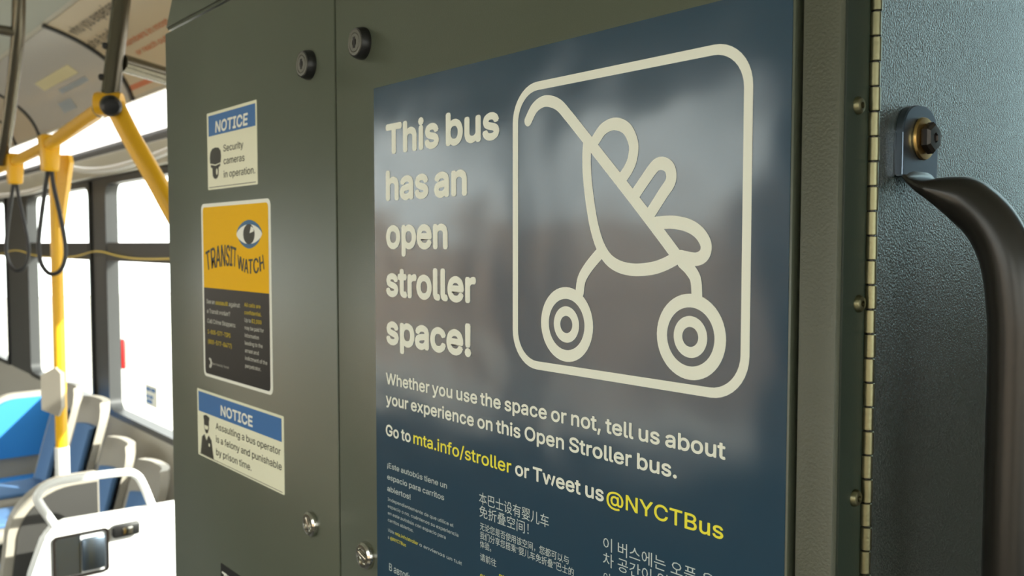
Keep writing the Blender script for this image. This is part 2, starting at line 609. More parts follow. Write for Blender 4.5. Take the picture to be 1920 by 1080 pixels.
D1 = 0.0007
ink = Ink(D1)                                          # white headline and message
H = 0.0447
for s, x0, x1, z in (('This bus', -0.6500, -0.4985, 1.5772), ('has an', -0.6505, -0.5372, 1.5380), ('open', -0.6507, -0.5622, 1.4972),
                     ('stroller', -0.6513, -0.5264, 1.4563), ('space!', -0.6515, -0.5325, 1.4150)):
    write(ink, s, x0 + 0.001, z, H, x1 - 0.001, bold=0.033, space=0.7)
m = 0.0182
write(ink, 'Whether you use the space or not, tell us about', -0.6527, 1.3790, m, -0.2985, bold=0.020, space=0.78)
write(ink, 'your experience on this Open Stroller bus.', -0.6530, 1.3612, m, -0.3330, bold=0.020, space=0.78)
write(ink, 'Go to', -0.6535, 1.3338, m, -0.6155, bold=0.020, space=0.78)
write(ink, 'or Tweet us', -0.4800, 1.3338, m, -0.3925, bold=0.020, space=0.78)
ink.build('lettering', M['poster_white'], poster)
ink = Ink(D1)
write(ink, 'mta.info/stroller', -0.6108, 1.3338, m, -0.4848, bold=0.012)
ink.build('web_address_lettering', M['poster_yellow'], poster, 'bright yellow web address')
ink = Ink(D1)
write(ink, '@NYCTBus', -0.3895, 1.3330, m, -0.2992, bold=0.012)
ink.build('bus_handle_lettering', M['poster_yellow'], poster, 'bright yellow handle')
# short yellow words inside the small print
a = 0.0054
for t_, xa, z_, xb in (('mta.info/stroller', -0.6400, 1.2490, -0.6050), ('@NYCTBus', -0.6480, 1.2428, -0.6235),
                       ('mta.info/stroller', -0.4985, 1.2534, -0.4590), ('@NYCTBus', -0.5215, 1.2466, -0.4945)):
    ink = Ink(D1)
    write(ink, t_, xa, z_, a, xb, res=2)
    ink.build('small_yellow_lettering', M['poster_yellow'], poster, 'tiny yellow words')
ink = Ink(D1)                                          # translations below the message
b = 0.0088
for s, x1, z in (('¡Este autobús tiene un', -0.5640, 1.3055), ('espacio para carritos', -0.5680, 1.2952), ('abiertos!', -0.6160, 1.2850)):
    write(ink, s, -0.6520, z, b, x1, res=3, bold=0.008)
for s, x1, z in (('Independientemente de que utilice el', -0.5555, 1.2765), ('espacio o no, cuéntenos su experiencia', -0.5490, 1.2704), ('en este autobús con espacio para', -0.5660, 1.2643),
                 ('carritos abiertos.', -0.6120, 1.2582)):
    write(ink, s, -0.6515, z, a, x1, res=2)
write(ink, 'Visite', -0.6515, 1.2490, a, -0.6420, res=2)
write(ink, 'o envíenos un tuit', -0.6030, 1.2490, a, -0.5445, res=2)
write(ink, 'a', -0.6515, 1.2428, a, res=2)
write(ink, 'В автобусе', -0.6500, 1.2150, b, -0.6050, cjk=True, res=3)
write(ink, 'есть место', -0.6500, 1.2050, b, -0.6050, cjk=True, res=3)
c = 0.0098
write(ink, '本巴士设有婴儿车', -0.5225, 1.3040, c, -0.4445, cjk=True, res=2)
write(ink, '免折叠空间！', -0.5222, 1.2938, c, -0.4655, cjk=True, res=2)
e = 0.0064
write(ink, '无论您是否使用该空间，您都可以与', -0.5215, 1.2836, e, -0.4245, cjk=True, res=2)
write(ink, '我们分享您搭乘“婴儿车免折叠”巴士的', -0.5215, 1.2768, e, -0.4195, cjk=True, res=2)
write(ink, '体验。', -0.5215, 1.2700, e, -0.5080, cjk=True, res=2)
write(ink, '请前往', -0.5215, 1.2600, e, -0.5020, cjk=True, res=2)
write(ink, '이 버스에는 오픈 유모', -0.3925, 1.3030, c, -0.2945, cjk=True, res=2)
write(ink, '차 공간이 있습니다', -0.3925, 1.2928, c, -0.3080, cjk=True, res=2)
write(ink, '이 공간의 이용 여부와', -0.3920, 1.2826, e, -0.3200, cjk=True, res=2)
ink.build('translation_lettering', M['poster_small'], poster)

pic = Ink(D1)                                          # the stroller sign
pic.ring(rrect(-0.4830, -0.2832, 1.4125, 1.6110, 0.0260, 10), rrect(-0.4772, -0.2890, 1.4183, 1.6052, 0.0205, 10))
SW = 0.0078
pic.stroke([(-0.4665, 1.5854), (-0.4600, 1.5932), (-0.4518, 1.5966), (-0.4438, 1.5960), (-0.4350, 1.5922), (-0.4264, 1.5846), (-0.4164, 1.5749), (-0.4075, 1.5662),
            (-0.3907, 1.5497), (-0.3725, 1.5318), (-0.3586, 1.5179), (-0.3441, 1.5032), (-0.3336, 1.4922)], SW)
pic.stroke([(-0.4085, 1.5655), (-0.4091, 1.5556), (-0.4086, 1.5448), (-0.4070, 1.5334), (-0.4048, 1.5222), (-0.4017, 1.5105), (-0.3968, 1.4992), (-0.3900, 1.4908),
            (-0.3805, 1.4859), (-0.3680, 1.4840), (-0.3541, 1.4850), (-0.3439, 1.4876), (-0.3336, 1.4920)], SW)
pic.stroke([(-0.4010, 1.5664), (-0.3939, 1.5728), (-0.3843, 1.5748), (-0.3743, 1.5708), (-0.3688, 1.5615), (-0.3694, 1.5524), (-0.3728, 1.5460), (-0.3780, 1.5405)], SW)
pic.stroke([(-0.3663, 1.5310), (-0.3600, 1.5378), (-0.3530, 1.5450), (-0.3492, 1.5474), (-0.3450, 1.5475), (-0.3408, 1.5452), (-0.3389, 1.5410), (-0.3397, 1.5360), (-0.3450, 1.5298), (-0.3537, 1.5194)], SW)
pic.stroke([(-0.3500, 1.5124), (-0.3371, 1.5126), (-0.3260, 1.5105), (-0.3179, 1.5061), (-0.3133, 1.4997), (-0.3144, 1.4938), (-0.3204, 1.4911), (-0.3313, 1.4925)], SW)
pic.stroke([(-0.3966, 1.4940), (-0.4067, 1.4850), (-0.4130, 1.4769), (-0.4150, 1.4680)], SW)
pic.stroke([(-0.3300, 1.4895), (-0.3243, 1.4850), (-0.3202, 1.4792), (-0.3192, 1.4689)], SW)
for x in (-0.4276, -0.3238):
    pic.annulus(x, 1.4460, 0.0172, 0.0251)
    pic.annulus(x, 1.4460, 0.0058, 0.0122)
pic.build('stroller_pictogram', M['poster_white'], poster)

# ------------------------------------------------------------------ decals on the left access panel
def plate(parent, name, outline, m, d, label=None):
    bm = prism(bmesh.new(), outline, lambda u, v: Vector((u, -d, v)), lambda u, v: Vector((u, 0.0, v)))
    return obj(name, bm, m, parent, smooth=False, label=label)

# security camera notice
x0, x1, z0, z1 = -1.0475, -0.9085, 1.5640, 1.6545
n1 = thing('notice_decal', 'white and blue notice sticker about security cameras, topmost of three on the panel', 'sticker', ((x0 + x1) / 2, 0, z0))
plate(n1, 'sheet', rrect(x0, x1, z0, z1, 0.0015, 2), M['decal_cream'], 0.0004)
k = Ink(0.0006)
k.poly([(x0 + 0.005, 1.6270), (x1 - 0.003, 1.6270), (x1 - 0.003, z1 - 0.0035), (x0 + 0.005, z1 - 0.0035)])
k.build('blue_band', M['decal_blue'], n1)
k = Ink(0.0008)
write(k, 'NOTICE', -1.0210, 1.6302, 0.0238, -0.9320, bold=0.028, shear=0.12)
k.build('heading_lettering', M['decal_white'], n1)
k = Ink(0.0006)
for s, xe, z in (('Security', -0.9440, 1.6060), ('cameras', -0.9410, 1.5915), ('in operation.', -0.9140, 1.5762)):
    write(k, s, -0.9990, z, 0.0150, xe, res=3, bold=0.004)
cx = -1.0232
k.poly([(cx - 0.0160, 1.5950), (cx - 0.0168, 1.6020), (cx - 0.0150, 1.6080), (cx - 0.0090, 1.6118), (cx, 1.6128), (cx + 0.0100, 1.6118), (cx + 0.0158, 1.6080), (cx + 0.0170, 1.6020), (cx + 0.0155, 1.5945), (cx, 1.5928)])
k.poly([(cx - 0.0145, 1.5935), (cx, 1.5915), (cx + 0.0145, 1.5932), (cx + 0.0140, 1.5905), (cx + 0.0095, 1.5890), (cx + 0.0085, 1.5800), (cx + 0.0045, 1.5768), (cx, 1.5760), (cx - 0.0045, 1.5768), (cx - 0.0085, 1.5800), (cx - 0.0095, 1.5890), (cx - 0.0140, 1.5905)])
k.poly([(x0 + 0.004, 1.5664), (x1 - 0.004, 1.5664), (x1 - 0.004, 1.5671), (x0 + 0.004, 1.5671)])
k.build('black_lettering', M['decal_ink'], n1)
k = Ink(0.0008)
k.disc(cx + 0.0045, 1.5842, 0.0038, rx=0.0024)
k.build('camera_lens', M['decal_cream'], n1)

# transit watch sticker
x0, x1, z0, z1 = -1.0705, -0.8780, 1.3385, 1.5480
tw = thing('watch_decal', 'yellow and black crime watch sticker with a blue eye, second of three', 'sticker', ((x0 + x1) / 2, 0, z0))
plate(tw, 'sheet', rrect(x0, x1, z0, z1, 0.0075, 6), M['decal_white'], 0.0004)
ix0, ix1, iz0, iz1, izm = x0 + 0.0052, x1 - 0.0052, z0 + 0.0036, z1 - 0.0042, 1.4470
r = rrect(ix0, ix1, iz0, iz1, 0.005, 5)
k = Ink(0.0006)
k.poly([(ix0, izm), (ix1, izm)] + [p for p in r if p[1] > izm])
k.build('yellow_field', M['decal_yellow'], tw)
k = Ink(0.0006)
k.poly([(ix1, izm), (ix0, izm)] + [p for p in r if p[1] < izm])
k.build('black_field', M['decal_black'], tw)
def bow(pts, t):
    P = catmull([(a, b, 0) for a, b in pts], 10)
    f = t * (len(P) - 1)
    i = min(int(f), len(P) - 2)
    return P[i].lerp(P[i + 1], f - i)
def warped(k, s, top, bot, bold):
    vs, fs = glyphs(s, False, 4)
    a, b = min(v[0] for v in vs), max(v[0] for v in vs)
    h = 0.727
    pts = []
    for u, v in vs:
        t = min(max((u - a) / (b - a), 0), 1)
        lo, hi = bow(bot, t), bow(top, t)
        p = lo.lerp(hi, v / h)
        pts.append((p.x, p.y))
    k.add(pts, fs)
    for q in range(8):
        k.add([(x + bold * cos(q * pi / 4), z + 0.4 * bold * sin(q * pi / 4)) for x, z in pts], fs, 3e-6 * (q + 1))
k = Ink(0.0008)
warped(k, 'TRANSIT', [(-1.0595, 1.4990), (-1.0311, 1.5062), (-1.0057, 1.5090), (-0.9830, 1.5076), (-0.9665, 1.5040)],
       [(-1.0531, 1.4684), (-1.0298, 1.4716), (-1.0072, 1.4738), (-0.9874, 1.4747), (-0.9690, 1.4742)], 0.0007)
warped(k, 'WATCH', [(-0.9630, 1.4935), (-0.9459, 1.4897), (-0.9310, 1.4895), (-0.9140, 1.4910), (-0.8985, 1.4945)],
       [(-0.9625, 1.4728), (-0.9467, 1.4687), (-0.9318, 1.4672), (-0.9123, 1.4685), (-0.8943, 1.4730)], 0.0007)
k.build('curved_lettering', M['decal_ink'], tw)
ex_, ez = -0.9318, 1.5105
k = Ink(0.00075)
N = 24
lid = [(ex_ + 0.0335 * cos(pi * q / N) * (0.72 + 0.28 * abs(cos(pi * q / N))), ez + 0.0158 * sin(pi * q / N)) for q in range(N + 1)]
lid2 = [(ex_ + 0.0305 * cos(pi * q / N) * (0.72 + 0.28 * abs(cos(pi * q / N))), ez - 0.0158 * sin(pi * q / N)) for q in range(N + 1)]
k.poly(lid)
k.poly(lid2[::-1])
k.build('eye_lid', M['eye_blue'], tw)
k = Ink(0.00085)
k.poly([(ex_ + 0.0335 * cos(2 * pi * q / 48), ez + 0.0108 * sin(2 * pi * q / 48) * (0.55 + 0.45 * abs(sin(2 * pi * q / 48)))) for q in range(48)])
k.build('eye_white', M['decal_white'], tw)
k = Ink(0.00095)
k.disc(ex_, ez, 0.0112, rx=0.0150)
k.build('eye_iris', M['decal_ink'], tw)
k = Ink(0.00105)
k.poly([(ex_ + 0.002, ez + 0.001), (ex_ + 0.006, ez + 0.0085), (ex_ + 0.013, ez + 0.0065), (ex_ + 0.013, ez + 0.003)])
k.build('eye_glint', M['decal_white'], tw)
t = 0.0098
wk, yk, ck, rk, dk = [Ink(0.0008) for _ in range(5)]
write(wk, 'See an', -1.0570, 1.4280, t, -1.0320, res=2, bold=.01)
write(yk, 'assault', -1.0290, 1.4280, t, -0.9930, res=2, bold=.01)
write(wk, 'against', -0.9900, 1.4280, t, -0.9590, res=2, bold=.01)
write(wk, 'a Transit worker?', -1.0560, 1.4165, t, -0.9870, res=2, bold=.01)
write(wk, 'Call Crime Stoppers:', -1.0555, 1.4045, t, -0.9720, res=2, bold=.01)
write(ck, '1-800-577-TIPS', -1.0550, 1.3915, t, -0.9870, res=2, bold=.01)
write(ck, '(800-577-8477)', -1.0545, 1.3795, t, -0.9840, res=2, bold=.01)
for i, (s, xe, kk) in enumerate((('All calls are', -0.9050, rk), ('confidential.', -0.9030, rk), ('Up to', -0.9300, wk), ('may be paid for', -0.8975, wk), ('information', -0.9100, wk),
                                 ('leading to the', -0.9010, wk), ('arrest and', -0.9110, wk), ('indictment of the', -0.8900, wk), ('perpetrator.', -0.9060, wk))):
    write(kk, s, -0.9468, 1.4300 - i * 0.00855, 0.0082, xe, res=2, bold=.008)
write(dk, '$2,000', -0.9280, 1.4300 - 2 * 0.00855, 0.0082, -0.9030, res=2, bold=.008)
write(wk, 'New York City Transit', -1.0425, 1.3548, 0.0052, -0.9930, res=2)
wk.poly([(-1.0535, 1.3605), (-1.0505, 1.3625), (-1.0455, 1.3610), (-1.0430, 1.3565), (-1.0445, 1.3522), (-1.0485, 1.3498), (-1.0525, 1.3505), (-1.0515, 1.3535), (-1.0485, 1.3550), (-1.0490, 1.3585)])
wk.build('white_lettering', M['decal_text_white'], tw)
for kk, nm in ((yk, 'assault_lettering'), (ck, 'phone_lettering'), (rk, 'confidential_lettering'), (dk, 'reward_lettering')):
    kk.build(nm, M['decal_text_yellow'], tw, 'yellow words')

# operator notice
x0, x1, z0, z1 = -1.0940, -0.8535, 1.2365, 1.3200
n2 = thing('notice_decal', 'wide white and blue notice sticker about bus operators, lowest of three on the panel', 'sticker', ((x0 + x1) / 2, 0, z0))
plate(n2, 'sheet', rrect(x0, x1, z0, z1, 0.0015, 2), M['decal_cream'], 0.0004)
k = Ink(0.0006)
k.poly([(x0 + 0.0045, 1.2922), (x1 - 0.0045, 1.2922), (x1 - 0.0045, z1 - 0.003), (x0 + 0.0045, z1 - 0.003)])
k.build('blue_band', M['decal_blue'], n2)
k = Ink(0.0008)
write(k, 'NOTICE', -1.0185, 1.2970, 0.0222, -0.9303, bold=0.028)
k.build('heading_lettering', M['decal_white'], n2)
k = Ink(0.0006)
for s, xe, z in (('Assaulting a bus operator', -0.8612, 1.2775), ('is a felony and punishable', -0.8590, 1.2618), ('by prison time.', -0.9350, 1.2462)):
    write(k, s, -1.0355, z, 0.0152, xe, res=3, bold=0.004)
cx = -1.0650
k.poly([(cx - 0.0095, 1.2850), (cx - 0.0090, 1.2885), (cx, 1.2902), (cx + 0.0095, 1.2882), (cx + 0.0095, 1.2850), (cx + 0.0082, 1.2842), (cx + 0.0075, 1.2740), (cx + 0.0040, 1.2685), (cx, 1.2670), (cx - 0.0040, 1.2685), (cx - 0.0075, 1.2740), (cx - 0.0082, 1.2842)])
k.poly([(cx - 0.0205, 1.2392), (cx - 0.0150, 1.2610), (cx - 0.0070, 1.2655), (cx, 1.2600), (cx + 0.0070, 1.2658), (cx + 0.0150, 1.2610), (cx + 0.0215, 1.2392)])
k.poly([(x0 + 0.004, 1.2384), (x1 - 0.004, 1.2384), (x1 - 0.004, 1.2390), (x0 + 0.004, 1.2390)])
k.build('black_lettering', M['decal_ink'], n2)
k = Ink(0.0008)
k.poly([(cx - 0.0062, 1.2770), (cx + 0.0062, 1.2770), (cx + 0.0055, 1.2735), (cx + 0.0035, 1.2722), (cx - 0.0035, 1.2722), (cx - 0.0055, 1.2735)])
k.poly([(cx - 0.0060, 1.2655), (cx + 0.0060, 1.2655), (cx, 1.2585)])
k.poly([(cx + 0.0065, 1.2560), (cx + 0.0105, 1.2560), (cx + 0.0105, 1.2525), (cx + 0.0065, 1.2525)])
k.build('officer_highlights', M['decal_cream'], n2)

# black tag at the bottom of the view
x0, x1, z0, z1 = -1.0275, -0.90, 1.050, 1.1160
tg = thing('label_plate', 'small black tag with white letters below the operator notice, cut by the frame', 'label', ((x0 + x1) / 2, 0, z0))
plate(tg, 'sheet', rrect(x0, x1, z0, z1, 0.001, 2), M['decal_black'], 0.0006)
k = Ink(0.0009)
write(k, 'TH', x0 + 0.005, z1 - 0.020, 0.021, x0 + 0.037, bold=0.03)
k.build('lettering', M['decal_white'], tg)

# ------------------------------------------------------------------ piano hinge and the cab door
HY, HX = 0.0285, CX1 + 0.0026
hinge = thing('piano_hinge', 'long steel piano hinge joining the corner post and the grained door', 'hinge', (HX, HY, 1.0))
bm = bmesh.new()
P = 0.0127
z = 1.0 - 0.0035
i = 0
while z < 2.0:
    jog = 0.0004 if i % 2 else 0.0
    rr = 0.0030
    lathe(bm, [(0, 0), (rr * .9, 0), (rr, 0.0003), (rr, P - 0.0010), (rr * .9, P - 0.0007), (0, P - 0.0007)], (HX + jog, HY, z), (0, 0, 1), 16)
    z += P
    i += 1
obj('barrel', bm, M['steel'], hinge)
obj('pin', nlathe([(0, 0), (0.0018, 0), (0.0018, 1.02), (0, 1.02)], (HX, HY, 0.99), (0, 0, 1), 12), M['dark_metal'], hinge)
obj('leaf', nbox(CX1, CX1 + 0.0012, 0.0040, HY - 0.0014, 1.0, 2.0), M['return'], hinge, label='leaf painted dark grey')
for y, z in ((0.0152, 1.5697), (0.0195, 1.4692), (0.0195, 1.3680)):
    s = obj('screw', nlathe([(0, 0.0012), (0.0046, 0.0012), (0.0045, 0.0022), (0.0036, 0.0034), (0.0022, 0.0039), (0.0017, 0.0039), (0.0014, 0.0022), (0, 0.0022)], (CX1, y, z), (1, 0, 0), 20), M['steel'], hinge, label='small round button-head screw')

door = thing('partition_door', 'dark green-grey grained door at the right, hinged on the corner post', 'door', (CX1, 0.38, FLOOR))
door['kind'] = 'thing'
obj('door_leaf', nbox(CX1 - 0.028, CX1, HY + 0.0036, 0.735, FLOOR + 0.02, 2.2, bev=0.001), M['door'], door, smooth=False)
YB = 0.0772
hx = CX1
path = [(hx + 0.0030, YB, 1.5385), (hx + 0.0050, YB, 1.5345), (hx + 0.0105, YB, 1.5305), (hx + 0.0200, YB, 1.5270), (hx + 0.0310, YB, 1.5215), (hx + 0.0420, YB, 1.5100), (hx + 0.0500, YB, 1.4930), (hx + 0.0540, YB, 1.4700), (hx + 0.0555, YB, 1.440), (hx + 0.0555, YB, 1.36)]
low = [(x, y, 2.30 - z) for x, y, z in path][::-1]
mid = catmull(path, 6) + catmull(low, 6)
rad = []
for p in mid:
    d = p.x - hx
    t = min(max((d - 0.003) / 0.030, 0), 1)
    t = t * t * (3 - 2 * t)
    rad.append((0.0190 + (0.0128 - 0.0190) * t, 0.0022 + (0.0128 - 0.0022) * t ** 0.75))
grab = obj('grab_handle', ntube(mid, rad, 24, ref=(0, 1, 0)), M['black_bar'], door, label='black tubular grab handle')
def tab(zlo, zhi, up):
    u0, u1 = YB - 0.0202, YB + 0.0202
    if up:
        out = [(u0, zlo), (u1, zlo)] + [p for p in rrect(u0, u1, zlo, zhi, 0.0150, 8) if p[1] > (zlo + zhi) / 2]
    else:
        out = [p for p in rrect(u0, u1, zlo, zhi, 0.0150, 8) if p[1] < (zlo + zhi) / 2] + [(u1, zhi), (u0, zhi)]
    return prism(bmesh.new(), out, lambda u, v: Vector((hx, u, v)), lambda u, v: Vector((hx + 0.0048, u, v)))
for zc, up in ((1.5575, True), (0.7425, False)):
    zlo, zhi = (1.5365, 1.5752) if up else (0.7248, 0.7635)
    bm = tab(zlo, zhi, up)
    bmesh.ops.bevel(bm, geom=list(bm.edges), offset=0.0007, segments=2, affect='EDGES')
    obj('mounting_tab', bm, M['zinc'], grab, label='bright flattened end tab')
    obj('washer', nlathe([(0.004, 0.0048), (0.0114, 0.0048), (0.0118, 0.0056), (0.0113, 0.0068), (0.0075, 0.0072), (0.004, 0.0072)], (hx, YB + 0.001, zc), (1, 0, 0)), M['brass'], grab, label='yellow zinc washer')
    bm = nlathe([(0, 0.0070), (0.0078, 0.0070), (0.0086, 0.0079), (0.0086, 0.0108), (0.0070, 0.0122), (0.0030, 0.0123), (0.0026, 0.0112), (0, 0.0112)], (hx, YB + 0.001, zc), (1, 0, 0), 6)
    obj('bolt', bm, M['dark_metal'], grab, label='dark bolt head')

# ------------------------------------------------------------------ overhead rails and poles
V = Vector
J = V((-1.916, 0.138, 1.784))
rails = thing('overhead_handrail', 'yellow and grey tubular handrail joint with a black end cap beside the cabinet', 'handrail', J)
up = V((-1.927, 0.170, 2.0)) - J
obj('yellow_rail', ntube([J, V((-2.789, 0.215, 1.776)), V((-3.652, 0.256, 1.772)), V((-6.2, 0.38, 1.772))], 0.0165, 20), M['yellow_tube'], rails, label='yellow rail running to the rear')
obj('lower_tube', ntube(catmull([J + V((0, 0.01, 0.0)), V((-1.885, 0.172, 1.712)), V((-1.835, 0.219, 1.594)), V((-1.80, 0.26, 1.47)), V((-1.79, 0.28, 1.25)), V((-1.79, 0.28, FLOOR + 0.0))], 6), 0.0195, 20), M['yellow_tube'], rails, label='thick yellow tube curving down')
obj('grey_upright', ntube([J + up * 0.06, J + up * 2.19], 0.0178, 20), M['grey_tube'], rails, label='grey metal upright to the cove')
a = V((-1.925, 0.165, 1.872))
obj('side_tube', ntube([a, a + V((-0.105, 0.19, -0.008)), a + V((-0.29, 0.520, 0.040))], 0.0190, 18), M['grey_tube'], rails, label='grey tube reaching to the window wall')
obj('elbow', nlathe([(0, -0.026), (0.022, -0.026), (0.024, -0.02), (0.024, 0.02), (0.022, 0.026), (0, 0.026)], J, V((-0.35, -0.55, 0.0)), 24), M['yellow_tube'], rails)
axis = (CAM + V((-0.5, 0.3, -0.1)) - J).normalized()
obj('end_cap', nlathe([(0.0, 0.020), (0.0205, 0.020), (0.0205, 0.036), (0.019, 0.044), (0.014, 0.050), (0, 0.052)], J, axis, 24), M['rubber'], rails, label='round black rubber end cap')
obj('clamp', nlathe([(0.0175, -0.014), (0.022, -0.014), (0.022, 0.014), (0.0175, 0.014)], J + (V((-2.789, 0.215, 1.776)) - J) * 0.055, V((-0.87, 0.077, -0.008)), 20), M['chrome'], rails, label='chrome clamp ring')
for q in (0.25, 0.55):
    obj('bolt', nlathe([(0, 0), (0.007, 0), (0.007, 0.006), (0.004, 0.009), (0, 0.009)], J + up * q + V((-0.006, -0.016, 0)), (-0.35, -0.93, 0), 12), M['rubber'], rails)

def strap(c, label):
    s = thing('hanging_strap', label, 'strap', c, 'straps hanging from the yellow rail')
    x, y, z = c
    b = nbox(x - 0.026, x + 0.026, y - 0.026, y + 0.026, z - 0.075, z + 0.026, bev=0.008, seg=3)
    bmesh.ops.scale(b, vec=(0.8, 0.8, 1), space=Matrix.Translation(-V((x, y, z))), verts=[v for v in b.verts if v.co.z < z - 0.04])
    obj('sleeve', b, M['yellow_tube'], s, label='yellow plastic sleeve')
    e = V((0.646, 0.7635, 0)).normalized()
    pts = [(-0.004, -0.066), (-0.014, -0.12), (-0.030, -0.22), (-0.037, -0.285), (-0.030, -0.335), (-0.006, -0.362), (0.022, -0.352), (0.037, -0.315), (0.036, -0.26), (0.022, -0.18), (0.010, -0.12), (0.004, -0.066)]
    P3 = catmull([V((x, y, z)) + e * a + V((0, 0, b)) for a, b in pts], 6)
    obj('loop', ntube(P3, (0.0060), 10), M['rubber'], s, label='black rubber loop')
    return s
strap((-2.735, 0.211, 1.777), 'black loop strap in a yellow sleeve, the one hanging beside the yellow pole')
strap((-3.330, 0.240, 1.773), 'black loop strap in a yellow sleeve, the one at the edge of the photo')

pole = thing('yellow_pole', 'vertical yellow pole standing behind the white seat-end panel', 'pole', (-2.815, 0.242, FLOOR))
px, py = -2.815, 0.242
obj('tube', ntube([(px, py, 0.90), (px, py, 1.756)], 0.0165, 20), M['yellow_tube'], pole)
obj('base_sleeve', ntube([(px, py, FLOOR), (px, py, 0.905)], 0.0195, 20), M['white_pl'], pole, label='pale lower sleeve')
b = prism(bmesh.new(), [(-0.030, -0.055), (0.018, -0.075), (0.028, -0.05), (0.028, 0.05), (0.012, 0.068), (-0.030, 0.045)],
          lambda u, v: V((px, py, 1.075)) + V((0.646, 0.7635, 0)) * (u - 0.012) + V((0.7635, -0.646, 0)) * 0.028 + V((0, 0, v)),
          lambda u, v: V((px, py, 1.075)) + V((0.646, 0.7635, 0)) * (u - 0.012) + V((0.7635, -0.646, 0)) * 0.005 + V((0, 0, v)))
obj('stop_button_box', b, M['seat_shell'], pole, smooth=False, label='grey stop request box')
b = prism(bmesh.new(), [(0.004, 1.54), (0.020, 1.55), (0.050, 1.735), (0.046, 1.755), (0.010, 1.755)],
          lambda u, v: V((px, py, v)) + V((0.646, 0.7635, 0)) * u + V((0.7635, -0.646, 0)) * 0.012,
          lambda u, v: V((px, py, v)) + V((0.646, 0.7635, 0)) * u - V((0.7635, -0.646, 0)) * 0.012)
obj('bracket', b, M['yellow_tube'], pole, smooth=False)

gp = thing('grey_stanchion', 'grey metal tube rising to the ceiling at the upper edge of the photo', 'pole', (-3.06, 0.18, 1.77))
obj('tube', ntube(catmull([(-3.36, 0.205, 1.77), (-3.22, 0.205, 1.90), (-3.02, 0.195, 2.10), (-2.95, 0.19, 2.25)], 6), 0.0185, 18), M['grey_tube'], gp)
obj('cross_tube', ntube([(-3.00, 0.190, 2.13), (-3.05, -0.25, 2.15)], 0.015, 16), M['grey_tube'], gp)

# ------------------------------------------------------------------ light strip, rails and cord along the windows
lamp = thing('light_strip', 'long white ceiling light strip glowing above the windows', 'light', (-4, 0.70, 1.92))
bm = prism(bmesh.new(), [(0.642, 2.010), (0.735, 1.925), (0.742, 1.932), (0.655, 2.022)], lambda u, v: V((-8.6, u, v)), lambda u, v: V((-1.3, u, v)))
obj('lens', bm, M['lamp'], lamp, smooth=False)
bm = prism(bmesh.new(), [(0.66, 2.024), (0.745, 1.934), (0.745, 2.05), (0.68, 2.06)], lambda u, v: V((-8.6, u, v)), lambda u, v: V((-1.3, u, v)))
obj('housing', bm, M['wall_dark'], lamp, smooth=False)
ledge = obj('header_rail', nbox(-8.8, -1.25, 0.705, 0.748, 1.790, 1.880, bev=0.008), M['cove'], loc=(-5, 0.72, 1.79))
tag(ledge, 'long pale grey rail panel between the light strip and the windows', 'panel')
bumper = [(-4.62, 1.865), (-4.449, 1.850), (-4.184, 1.822), (-3.846, 1.806), (-3.427, 1.812), (-3.05, 1.830)]
c1 = obj('curved_pipe', ntube(catmull([(x, 0.685, z) for x, z in bumper], 6), 0.013, 14), M['white_pl'], loc=(-3.8, 0.685, 1.81))
tag(c1, 'white sagging pipe under the light strip, over the window nearest the cabinet', 'pipe', 'white pipes over the windows')
c2 = obj('curved_pipe', ntube(catmull([(-6.6, 0.685, 1.80), (-5.9, 0.685, 1.782), (-5.34, 0.685, 1.775), (-4.92, 0.685, 1.785), (-4.70, 0.685, 1.82)], 6), 0.013, 14), M['white_pl'], loc=(-5.5, 0.685, 1.78))
tag(c2, 'white sagging pipe under the light strip, over the farther windows', 'pipe', 'white pipes over the windows')
cord = [(-2.50, 1.470), (-3.0, 1.452), (-3.485, 1.442), (-3.782, 1.448), (-4.12, 1.467), (-4.47, 1.441), (-4.865, 1.430), (-5.32, 1.440), (-5.75, 1.462), (-6.4, 1.430), (-7.2, 1.46)]
cd_ = obj('pull_cord', ntube(catmull([(x, 0.702, z) for x, z in cord], 5), 0.0032, 8), M['cord'], loc=(-4.5, 0.702, 1.45))
tag(cd_, 'thin yellow stop request cord sagging along the windows', 'cord')

# advert cards in the cove, split by dark strips
def ad_card(x0, x1, m, label):
    t = thing('advert_card', label, 'advert', cove_pt((x0 + x1) / 2, 0.5), 'advert cards in the cove')
    obj('card', cove_sheet(bmesh.new(), x0, x1, 0.04, 0.97, 0.001, 0.003), m, t)
    return t
def cove_text(parent, s, x0, x1, v, em, m, name='lettering', bold=0.010):
    vs, fs = glyphs(s, False, 2)
    a, b = min(p[0] for p in vs), max(p[0] for p in vs)
    L = 0.39
    V_, F_ = [], []
    for q in range(5):
        dx, dv = (0, 0) if q == 4 else (bold * em * cos(q * pi / 2), bold * em * sin(q * pi / 2) / L)
        base = len(V_)
        V_ += [tuple(cove_pt(x0 + (u - a) / (b - a) * (x1 - x0) + dx, v + w_ * em / L + dv, 0.0045 + q * 1e-5)) for u, w_ in vs]
        F_ += [tuple(base + i for i in f) for f in fs]
    return obj(name, (V_, F_), m, parent)
ad1 = ad_card(-3.355, -1.30, M['ad_tan'], 'cream advert card with dark and red writing, nearest the cabinet')
cove_text(ad1, 'who you experience', -3.32, -2.78, 0.785, 0.066, M['ad_ink'])
cove_text(ad1, 'you wait', -2.70, -2.35, 0.80, 0.066, M['ad_ink'])
cove_text(ad1, 'she had', -3.35, -3.10, 0.625, 0.066, M['ad_ink'])
cove_text(ad1, 'numbers in most grave', -3.12, -2.55, 0.50, 0.042, M['ad_red'], 'red_lettering')
cove_text(ad1, 'or reach out to any one', -3.10, -2.55, 0.385, 0.042, M['ad_red'], 'red_lettering')
obj('red_stripe', cove_sheet(bmesh.new(), -3.52 + 0.17, -2.6, 0.10, 0.155, 0.003, 0.0045, 3), M['ad_red'], ad1)
